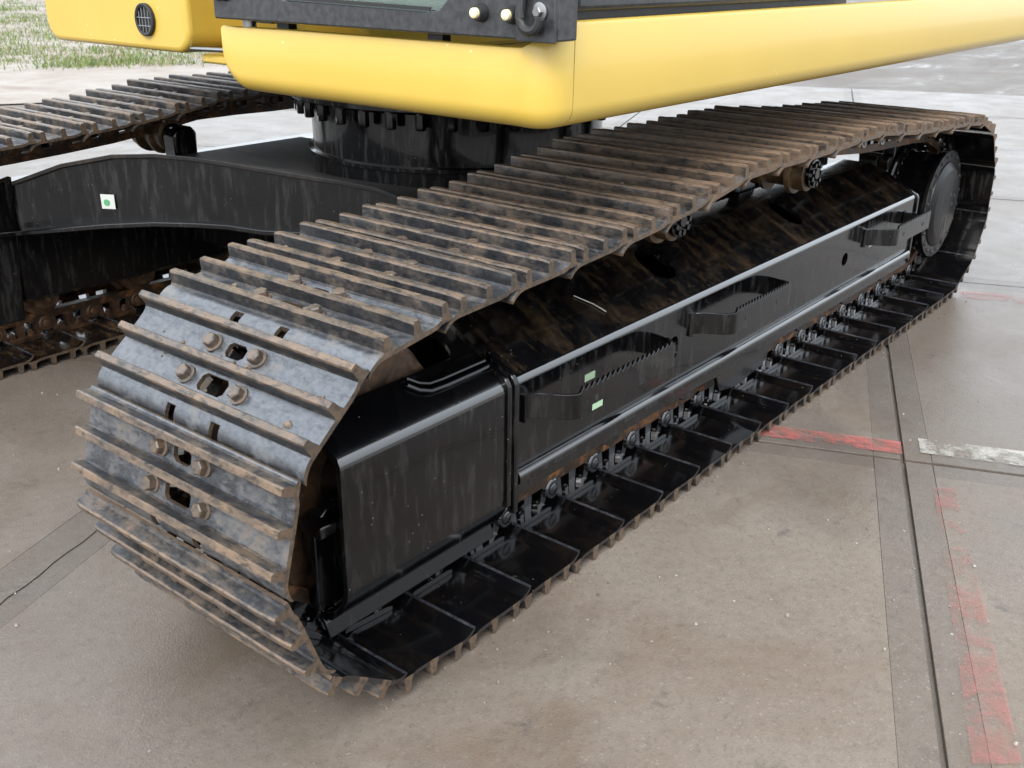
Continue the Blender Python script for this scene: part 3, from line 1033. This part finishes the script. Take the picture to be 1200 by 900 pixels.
for yc, far in ((YC, False), (2 * CY - YC, True)):
    for k in range(7):
        x = .36 + k * .395
        r = .068
        mb = MB().mat('rust_dark')
        mb.lathe([(-.11, .05), (-.105, .072), (-.06, .072), (-.058, .088), (-.042, .090), (-.036, .06), (.036, .06), (.042, .090), (.058, .088), (.06, .072), (.105, .072), (.11, .05)], (x, yc, .192), 'y', 28)
        rr = obj('bottom_roller', mb, EX)
        for sd in (-1, 1):
            mb = MB().mat('rust_dark' if far else 'black_rust')
            mb.prism([(x - .055, .226), (x + .055, .226), (x + .045, .170), (x + .02, .155), (x - .02, .155), (x - .045, .170)], yc + sd * .118, yc + sd * .150, 'y')
            mb.hexbolt((x, yc + sd * .1495, .19), .013, .012 * sd, 'y', 1)
            obj('roller_collar', mb, rr, .003)
    mb = MB().mat('rust_dark')
    mb.lathe([(-.085, .12), (-.085, .225), (-.080, .262), (-.045, .266), (-.040, .282), (.040, .282), (.045, .266), (.080, .262), (.085, .225), (.085, .12)], (XI, yc, ZI), 'y', 64)
    idl = obj('idler_wheel', mb, EX)
    mb = MB().mat('black_rust')
    mb.lathe([(-.15, .05), (-.15, .075), (-.09, .09), (.09, .09), (.15, .075), (.15, .05)], (XI, yc, ZI), 'y', 28)
    obj('idler_hub', mb, idl)

def drive(yc, sg):
    """sg = -1: outer side faces -y"""
    c = (XS, yc, ZS + .012)
    mb = MB().mat('black_rust')
    # toothed sprocket ring
    poly = []
    NTH = 21
    for k in range(NTH * 4):
        a = 2 * pi * k / (NTH * 4)
        r = (.305, .305, .272, .272)[k % 4]
        poly.append((c[0] + r * cos(a), c[2] + r * sin(a)))
    mb.prism(poly, yc - .025, yc + .025, 'y')
    o = obj('final_drive', mb, EX, .004)
    o["label"] = 'round black final drive hub with toothed sprocket'
    mb = MB().mat('black')
    y = lambda q: sg * q
    mb.lathe([(y(.026), .262), (y(.040), .262), (y(.046), .255), (y(.046), .214), (y(.060), .208), (y(.150), .206), (y(.158), .214), (y(.166), .222), (y(.1815), .224)], c, 'y', 64)
    obj('hub_housing', mb, o)
    # notched cover flange
    poly = []
    NN = 22
    for k in range(NN * 6):
        a = 2 * pi * k / (NN * 6)
        r = (.226, .226, .226, .2245, .2235, .2245)[k % 6]
        poly.append((c[0] + r * cos(a), c[2] + r * sin(a)))
    mb = MB().mat('black_hub')
    mb.prism(poly, yc + y(.182), yc + y(.198), 'y')
    fl = obj('hub_flange', mb, o, .0015)
    mb = MB().mat('black_hub')
    mb.lathe([(y(.1985), .180), (y(.203), .178), (y(.217), .150), (y(.2185), .145), (y(.2185), .02)], c, 'y', 64)
    obj('hub_cover', mb, o)
    mb = MB().mat('rubber')
    bolt = MB().mat('rubber'); bolt.cyl((0, 0, 0), .0115, 0, .0008 * sg, 'y', 14); bolt.lathe([(0, .007), (.006 * sg, .006)], (0, 0, 0), 'y', 6)  # dark discs and stubs paint the shade of recessed bolt holes
    bm_ = bolt.mesh('bolt')
    for k in range(20):
        a = 2 * pi * (k + .5) / 20
        link('bolt', bm_, o, (c[0] + .204 * cos(a), yc + y(.1985), c[2] + .204 * sin(a)))
    b2 = MB().mat('black'); b2.hexbolt((0, 0, 0), .010, .014 * sg, 'y', 1)
    b2m = b2.mesh('bolt')
    for k in range(30):
        a = 2 * pi * k / 30
        link('bolt', b2m, o, (c[0] + .236 * cos(a), yc + y(.0465), c[2] + .236 * sin(a)))
    mb = MB().mat('rubber')
    for a, r in ((2.2, .03), (.4, .035), (-1.0, .025)):
        mb.lathe([(y(.2186), .008), (y(.2198), .007)], (c[0] + .06 + r * cos(a), c[1], c[2] + .01 + r * sin(a)), 'y', 8)
    obj('drain_plug', mb, o)
drive(YC, -1)
drive(2 * CY - YC, 1)

# --- car body: X-shaped welded legs between the tracks
def car_body():
    front = [(.235, 2.30, .625, .47), (.274, 2.259, .640, .478), (.365, 2.105, .704, .50), (.458, 1.943, .742, .522), (.533, 1.814, .750, .532), (.60, 1.70, .744, .533), (.645, 1.60, .735, .532),
             (.675, 1.465, .729, .532), (.722, 1.323, .720, .54), (.775, 1.196, .710, .54), (.808, 1.081, .700, .54), (.826, 1.01, .682, .53), (.806, .903, .650, .52), (.70, .70, .62, .5), (.60, .515, .60, .47)]
    n = len(front)
    mb = MB().mat('black')
    # front web (vertical face), set back slightly under the top plate
    vs, fs = [], []
    for x, y, zt, zb in front:
        vs += [(x + .012, y, zt - .014), (x + .012, y, zb), (x + .03, y, zb), (x + .03, y, zt - .014)]
    for i in range(n - 1):
        for k in range(4):
            fs.append((i * 4 + k, i * 4 + (k + 1) % 4, i * 4 + 4 + (k + 1) % 4, i * 4 + 4 + k))
    fs += [(0, 1, 2, 3), tuple(4 * (n - 1) + k for k in (3, 2, 1, 0))]
    mb.add(vs, fs)
    body = obj('car_body', mb, EX)
    body["label"] = 'black welded car body leg between the two tracks'
    # top plate with visible edge, dished towards the swing ring
    mb = MB().mat('black_dull')
    vs, fs = [], []
    m = 6
    for x, y, zt, zb in front:
        for k in range(m + 1):
            t = k / m
            xx = x + (1.54 - x) * t
            zz = zt + (.635 - zt) * min(1, t * 2.2)
            vs.append((xx, y, zz))
    tp = len(vs)
    vs += [(x, y, z - .014) for x, y, z in vs]
    w = m + 1
    for i in range(n - 1):
        for k in range(m):
            a = i * w + k
            fs.append((a, a + 1, a + w + 1, a + w)); fs.append((a + tp, a + w + tp, a + w + 1 + tp, a + 1 + tp))
        fs.append((i * w, i * w + w, i * w + w + tp, i * w + tp)); fs.append((i * w + m, i * w + m + tp, i * w + w + m + tp, i * w + w + m))
    for i in (0, n - 1):
        for k in range(m):
            fs.append((i * w + k, i * w + k + tp, i * w + k + 1 + tp, i * w + k + 1))
    mb.add(vs, fs)
    obj('top_plate', mb, body, .002)
    # bottom flange, wider than the web
    mb = MB().mat('black')
    vs, fs = [], []
    for i, (x, y, zt, zb) in enumerate(front):
        ext = (.06, .075, .08, .06, .035, .025)[i] if i < 6 else .012
        vs += [(x - ext, y, zb), (x + .35, y, zb), (x + .35, y, zb - .016), (x - ext, y, zb - .016)]
    for i in range(n - 1):
        for k in range(4):
            fs.append((i * 4 + k, i * 4 + (k + 1) % 4, i * 4 + 4 + (k + 1) % 4, i * 4 + 4 + k))
    fs += [(0, 1, 2, 3), tuple(4 * (n - 1) + k for k in (3, 2, 1, 0))]
    mb.add(vs, fs)
    obj('bottom_flange', mb, body, .003)
    # belly and rear half
    mb = MB().mat('black')
    mb.prism([(.98, .52), (2.5, .52), (2.80, 2.28), (.95, 2.28)], .30, .50, 'z')
    obj('belly', mb, body, .01)
    mb = MB().mat('black_wet')
    mb.prism([(1.545, .52), (2.9, .52), (2.4, 1.1), (2.4, 1.7), (2.9, 2.28), (1.545, 2.28)], .505, .632, 'z')
    obj('rear_half', mb, body, .008)
    # end plate where the leg meets the far frame
    mb = MB().mat('black'); mb.prism([(.12, .16), (.235, .16), (.275, .655), (.12, .62)], 2.262, 2.289, 'y')
    obj('leg_end_plate', mb, body, .006)
    # paper tag on the front face of the leg
    c = Vector((.478 - .0, 1.985, .578))
    d = Vector((.093, -.160, .0)).normalized()
    mb = MB().mat('white')
    nx = Vector((d.y, -d.x, 0))
    if nx.x > 0: nx = -nx
    def quad(cx, cz, hw, hh, off):
        p0 = Vector((.447, 1.978, 0)) + nx * off
        vs = []
        for k in (0, 1):
            for sx, sz in ((-1, -1), (1, -1), (1, 1), (-1, 1)):
                q = p0 + d * (cx + sx * hw) + nx * (.0015 * k)
                vs.append((q.x, q.y, cz + sz * hh))
        mb.add(vs, [(0, 1, 2, 3), (7, 6, 5, 4), (0, 4, 5, 1), (1, 5, 6, 2), (2, 6, 7, 3), (3, 7, 4, 0)])
    quad(0, .585, .024, .024, .004)
    mb.mat('green')
    p0 = Vector((.447, 1.978, 0)) + nx * .0058
    ring8 = [(p0 + d * (-.004 + .011 * cos(a * pi / 8)), .582 + .011 * sin(a * pi / 8)) for a in range(16)]
    mb.add([(q.x, q.y, z) for q, z in ring8] + [(q.x + nx.x * .001, q.y + nx.y * .001, z) for q, z in ring8], [tuple(range(16)), tuple(range(31, 15, -1))] + [(i, (i + 1) % 16, (i + 1) % 16 + 16, i + 16) for i in range(16)])
    st = obj('sticker', mb, body); st["label"] = 'white tag with a green mark'
    return body
car_body()

# --- swing ring
mb = MB().mat('black')
mb.lathe([(.60, .535), (.695, .535), (.700, .548), (.712, .548), (.716, .530), (.880, .530)], (CX, CY, 0), 'z', 96)
ring_ = obj('swing_ring', mb, EX)
ring_["label"] = 'round black swing ring under the yellow body'
mb = MB().mat('black')
mb.lathe([(.895, .50), (.895, .602), (1.064, .602), (1.064, .50)], (CX, CY, 0), 'z', 96, closed=True)
obj('ring_flange', mb, ring_, .003)
b = MB().mat('black')
b.lathe([(0, .018), (-.052, .018), (-.056, .015)], (0, 0, 0), 'z', 6)
b.cyl((0, 0, 0), .021, 0, -.006, 'z', 12)
bme = b.mesh('bolt')
for k in range(36):
    a = 2 * pi * k / 36
    link('bolt', bme, ring_, (CX + .572 * cos(a), CY + .572 * sin(a), .8945))

# --- upper structure
def sweep(name, path, ztop, zbot, parent, mat='yellow', r=.042, lip=.035):
    """skirt panel: top lip, face, rolled bottom; path in plan with outside on its right-hand side"""
    mb = MB().mat(mat)
    n = len(path)
    prof_n = None
    vs, fs = [], []
    for i, (x, y) in enumerate(path):
        a, b = path[max(i - 1, 0)], path[min(i + 1, n - 1)]
        d = Vector((b[0] - a[0], b[1] - a[1])).normalized()
        ix, iy = -d.y, d.x              # inward (left of travel)
        zt, zb = ztop[i], zbot[i]
        rr = min(r, (zt - zb) * .8)
        pr = [(lip, zt - .012), (lip * .5, zt - .001), (.010, zt), (.003, zt - .003), (0, zt - .010)]
        pr += [(rr - rr * cos(pi / 2 * k / 8), zb + rr - rr * sin(pi / 2 * k / 8)) for k in range(9)]
        pr += [(.16, zb + .002), (.16, zb + .012), (rr, zb + .012)]
        pr += [(rr - (rr - .01) * cos(pi / 2 * k / 5), zb + rr - (rr - .012) * sin(pi / 2 * k / 5)) for k in range(4, -1, -1)]
        pr += [(.010, zt - .016), (lip, zt - .018)]
        prof_n = len(pr)
        vs += [(x + ix * q, y + iy * q, z) for q, z in pr]
    for i in range(n - 1):
        for k in range(prof_n):
            k2 = (k + 1) % prof_n
            fs.append((i * prof_n + k, i * prof_n + k2, (i + 1) * prof_n + k2, (i + 1) * prof_n + k))
    fs.append(tuple(reversed(range(prof_n)))); fs.append(tuple((n - 1) * prof_n + k for k in range(prof_n)))
    mb.add(vs, fs)
    return obj(name, mb, parent, sharp=40)
UP = link('upper_body', None, EX)
UP["label"] = 'yellow upper body with the dark cab base on top'
fp, ft, fb = [], [], []
for k in range(0, 11):
    q = cos(pi / 2 * k / 10)
    fp.append((.222, .905 + .06 * q)); ft.append(1.190); fb.append(1.043 + .055 * (1 - sin(pi / 2 * k / 10)))
for y in (.75, .6, .45, .3, .2, .14, .10):
    fp.append((.222 - .0, y)); ft.append(1.192); fb.append(1.042)
for k in range(0, 9):
    a = pi + pi / 2 * k / 8
    fp.append((.285 + .063 * cos(a), .063 + .063 * sin(a)))
    ft.append(1.193 + .043 * (k / 8) ** 1.0); fb.append(1.041)
fp.append((.304, 0)); ft.append(1.237); fb.append(1.041)
sweep('front_skirt', fp, ft, fb, UP)
sp = [(.3065 + (4.25 - .3065) * k / 24, 0.0) for k in range(25)]
sweep('side_skirt', sp, [1.237 + .006 * k / 24 for k in range(25)], [1.041 + .004 * k / 24 for k in range(25)], UP)
# floor under the upper body
mb = MB().mat('black'); mb.box(.36, 4.2, .10, .93, 1.066, 1.10); mb.box(.95, 4.2, .931, 1.79, 1.066, 1.10); mb.box(1.95, 4.2, 1.791, 2.68, 1.066, 1.10)
mb.box(.39, .41, .02, .9, 1.07, 1.17)
obj('body_floor', mb, UP, .01)
# cab base beam with its window cut-out
mb = MB().mat('cab')
beam = [(-.036, 1.206), (.955, 1.206), (.955, 1.300), (.735, 1.300), (.715, 1.262), (.70, 1.254), (.265, 1.246), (.245, 1.252), (.19, 1.300), (-.036, 1.300)]
mb.prism(beam, .200, .262, 'x')
cb = obj('cab_base', mb, UP, .004)
mb = MB().mat('cab'); mb.box(.193, .1995, -.036, .052, 1.204, 1.300); obj('hinge_plate', mb, cb, .002)
mb = MB().mat('rubber'); mb.prism([(.268, 1.2475), (.695, 1.2555), (.70, 1.263), (.262, 1.2545)], .196, .1995, 'x'); obj('window_seal', mb, cb)
mb = MB().mat('glass'); mb.box(.222, .230, .18, .74, 1.2482, 1.90)
gl = obj('windscreen', mb, cb)
for y, z in ((.137, 1.249), (.062, 1.2485), (.93, 1.262), (.955 - .05, 1.262)):
    mb = MB().mat('rubber'); mb.lathe([(0, .017), (-.006, .016), (-.016, .0125)], (.1985, y, z), 'x', 20)
    mb.mat('cream'); mb.lathe([(-.0165, .0095), (-.024, .009), (-.0265, .0055)], (.1985, y, z), 'x', 16)
    obj('buffer_stop', mb, cb)
# hinge bow and its bolt
mb = MB().mat('rubber')
pts = [(.186, .030, 1.31), (.180, .030, 1.26)] + [(.178, .030 - .022 * (1 - cos(pi * k / 8)) , 1.245 - .022 * sin(pi * k / 8)) for k in range(9)]
mb.tube(pts, .009, 10)
obj('hinge_bow', mb, cb)
mb = MB().mat('steel'); mb.lathe([(0, .016), (-.004, .016), (-.005, .013)], (.1925, -.004, 1.256), 'x', 20); mb.lathe([(-.005, .0095), (-.012, .0095), (-.0135, .008)], (.1925, -.004, 1.256), 'x', 6)
obj('bolt', mb, cb)
mb = MB().mat('cab')          # cab corner posts, door panel, roof
for (x0, x1, y0, y1) in ((.20, .27, -.03, .04), (.20, .27, .885, .955), (1.60, 1.68, .0, .07), (1.60, 1.68, .885, .955)):
    mb.box(x0, x1, y0, y1, 1.3005, 2.75)
mb.box(.19, 1.7, -.03, .96, 2.752, 2.84)
obj('cab_frame', mb, UP, .008)
mb = MB().mat('cab'); mb.box(.318, 1.70, .006, .05, 1.252, 1.95); obj('side_door', mb, UP, .01)
mb = MB().mat('cab'); mb.box(.28, 1.70, .051, .9, 1.20, 1.25); obj('cab_floor', mb, UP)
mb = MB().mat('glass'); mb.box(.32, 1.58, .02, .028, 1.96, 2.74); mb.box(.32, 1.58, .93, .938, 1.31, 2.74)
obj('cab_glass', mb, UP)
mb = MB().mat('yellow'); mb.box(1.74, 4.25, .012, 2.79, 1.246, 2.1); obj('engine_cover', mb, UP, .05, 4)
mb = MB().mat('cab'); mb.box(.29, .40, .86, .95, 1.195, 1.205); obj('cab_mount', mb, UP)
for y in (.29, .755):
    mb = MB().mat('rubber'); mb.box(.236, .26, y - .02, y + .02, 1.186, 1.2055); obj('cab_mount', mb, UP)
mb = MB().mat('steel'); mb.cyl((.245, .885, 1.186), .016, 0, .02, 'z', 14); obj('cab_mount', mb, UP)

# far-side front box with the round vent, and the boom foot between
def round_box(x0, x1, y0, y1, z0, z1, r, mat='yellow'):
    mb = MB().mat(mat)
    pl = [(y0, z1)] + [(y0 + r - r * cos(pi / 2 * k / 8), z0 + r - r * sin(pi / 2 * k / 8)) for k in range(9)] + [(y1 - r + r * sin(pi / 2 * k / 8), z0 + r - r * cos(pi / 2 * k / 8)) for k in range(9)] + [(y1, z1)]
    mb.prism(pl, x0, x1, 'x')
    return mb
sb = obj('storage_box', round_box(.70, 1.9, 1.800, 2.690, 1.046, 2.0, .075), UP, .018, 4)
sb["label"] = 'yellow storage box with a round barred vent'
vc = (.70, 2.027, 1.143)
mb = MB().mat('rubber')
mb.lathe([(-.001, .052), (-.012, .052), (-.014, .048), (-.012, .041), (-.002, .040)], vc, 'x', 36)
vt = obj('round_vent', mb, sb)
mb = MB().mat('rubber'); mb.cyl(vc, .040, -.0015, -.003, 'x', 30); obj('vent_back', mb, vt)
mb = MB().mat('steel')
for q in (-.022, -.004, .014, .03):
    hgt = sqrt(max(.0001, .040 ** 2 - q * q)); mb.tube([(.692, vc[1] + q, vc[2] - hgt), (.692, vc[1] + q, vc[2] + hgt)], .0018, 6)
for q in (-.02, .006):
    hgt = sqrt(.040 ** 2 - q * q); mb.tube([(.690, vc[1] - hgt, vc[2] + q), (.690, vc[1] + hgt, vc[2] + q)], .0018, 6)
obj('vent_bar', mb, vt)
mb = MB().mat('yellow')
mb.prism([(.62, 1.40), (.68, 1.22), (.78, 1.12), (.95, 1.06), (1.6, 1.06), (1.6, 2.0), (.62, 2.0)], 1.30, 1.36, 'y')
mb.prism([(.62, 1.40), (.68, 1.22), (.78, 1.12), (.95, 1.06), (1.6, 1.06), (1.6, 2.0), (.62, 2.0)], 1.02, 1.06, 'y')
mb.box(.9, 1.7, 1.0, 1.79, 1.0, 1.045)
mb.box(.74, 1.7, 1.50, 1.80, 1.018, 1.046)
obj('boom_foot', mb, UP, .008)
mb = MB().mat('steel'); mb.tube([(.72, 1.82, 1.062), (.74, 1.62, 1.066)], .008, 8); obj('hose_pipe', mb, UP)
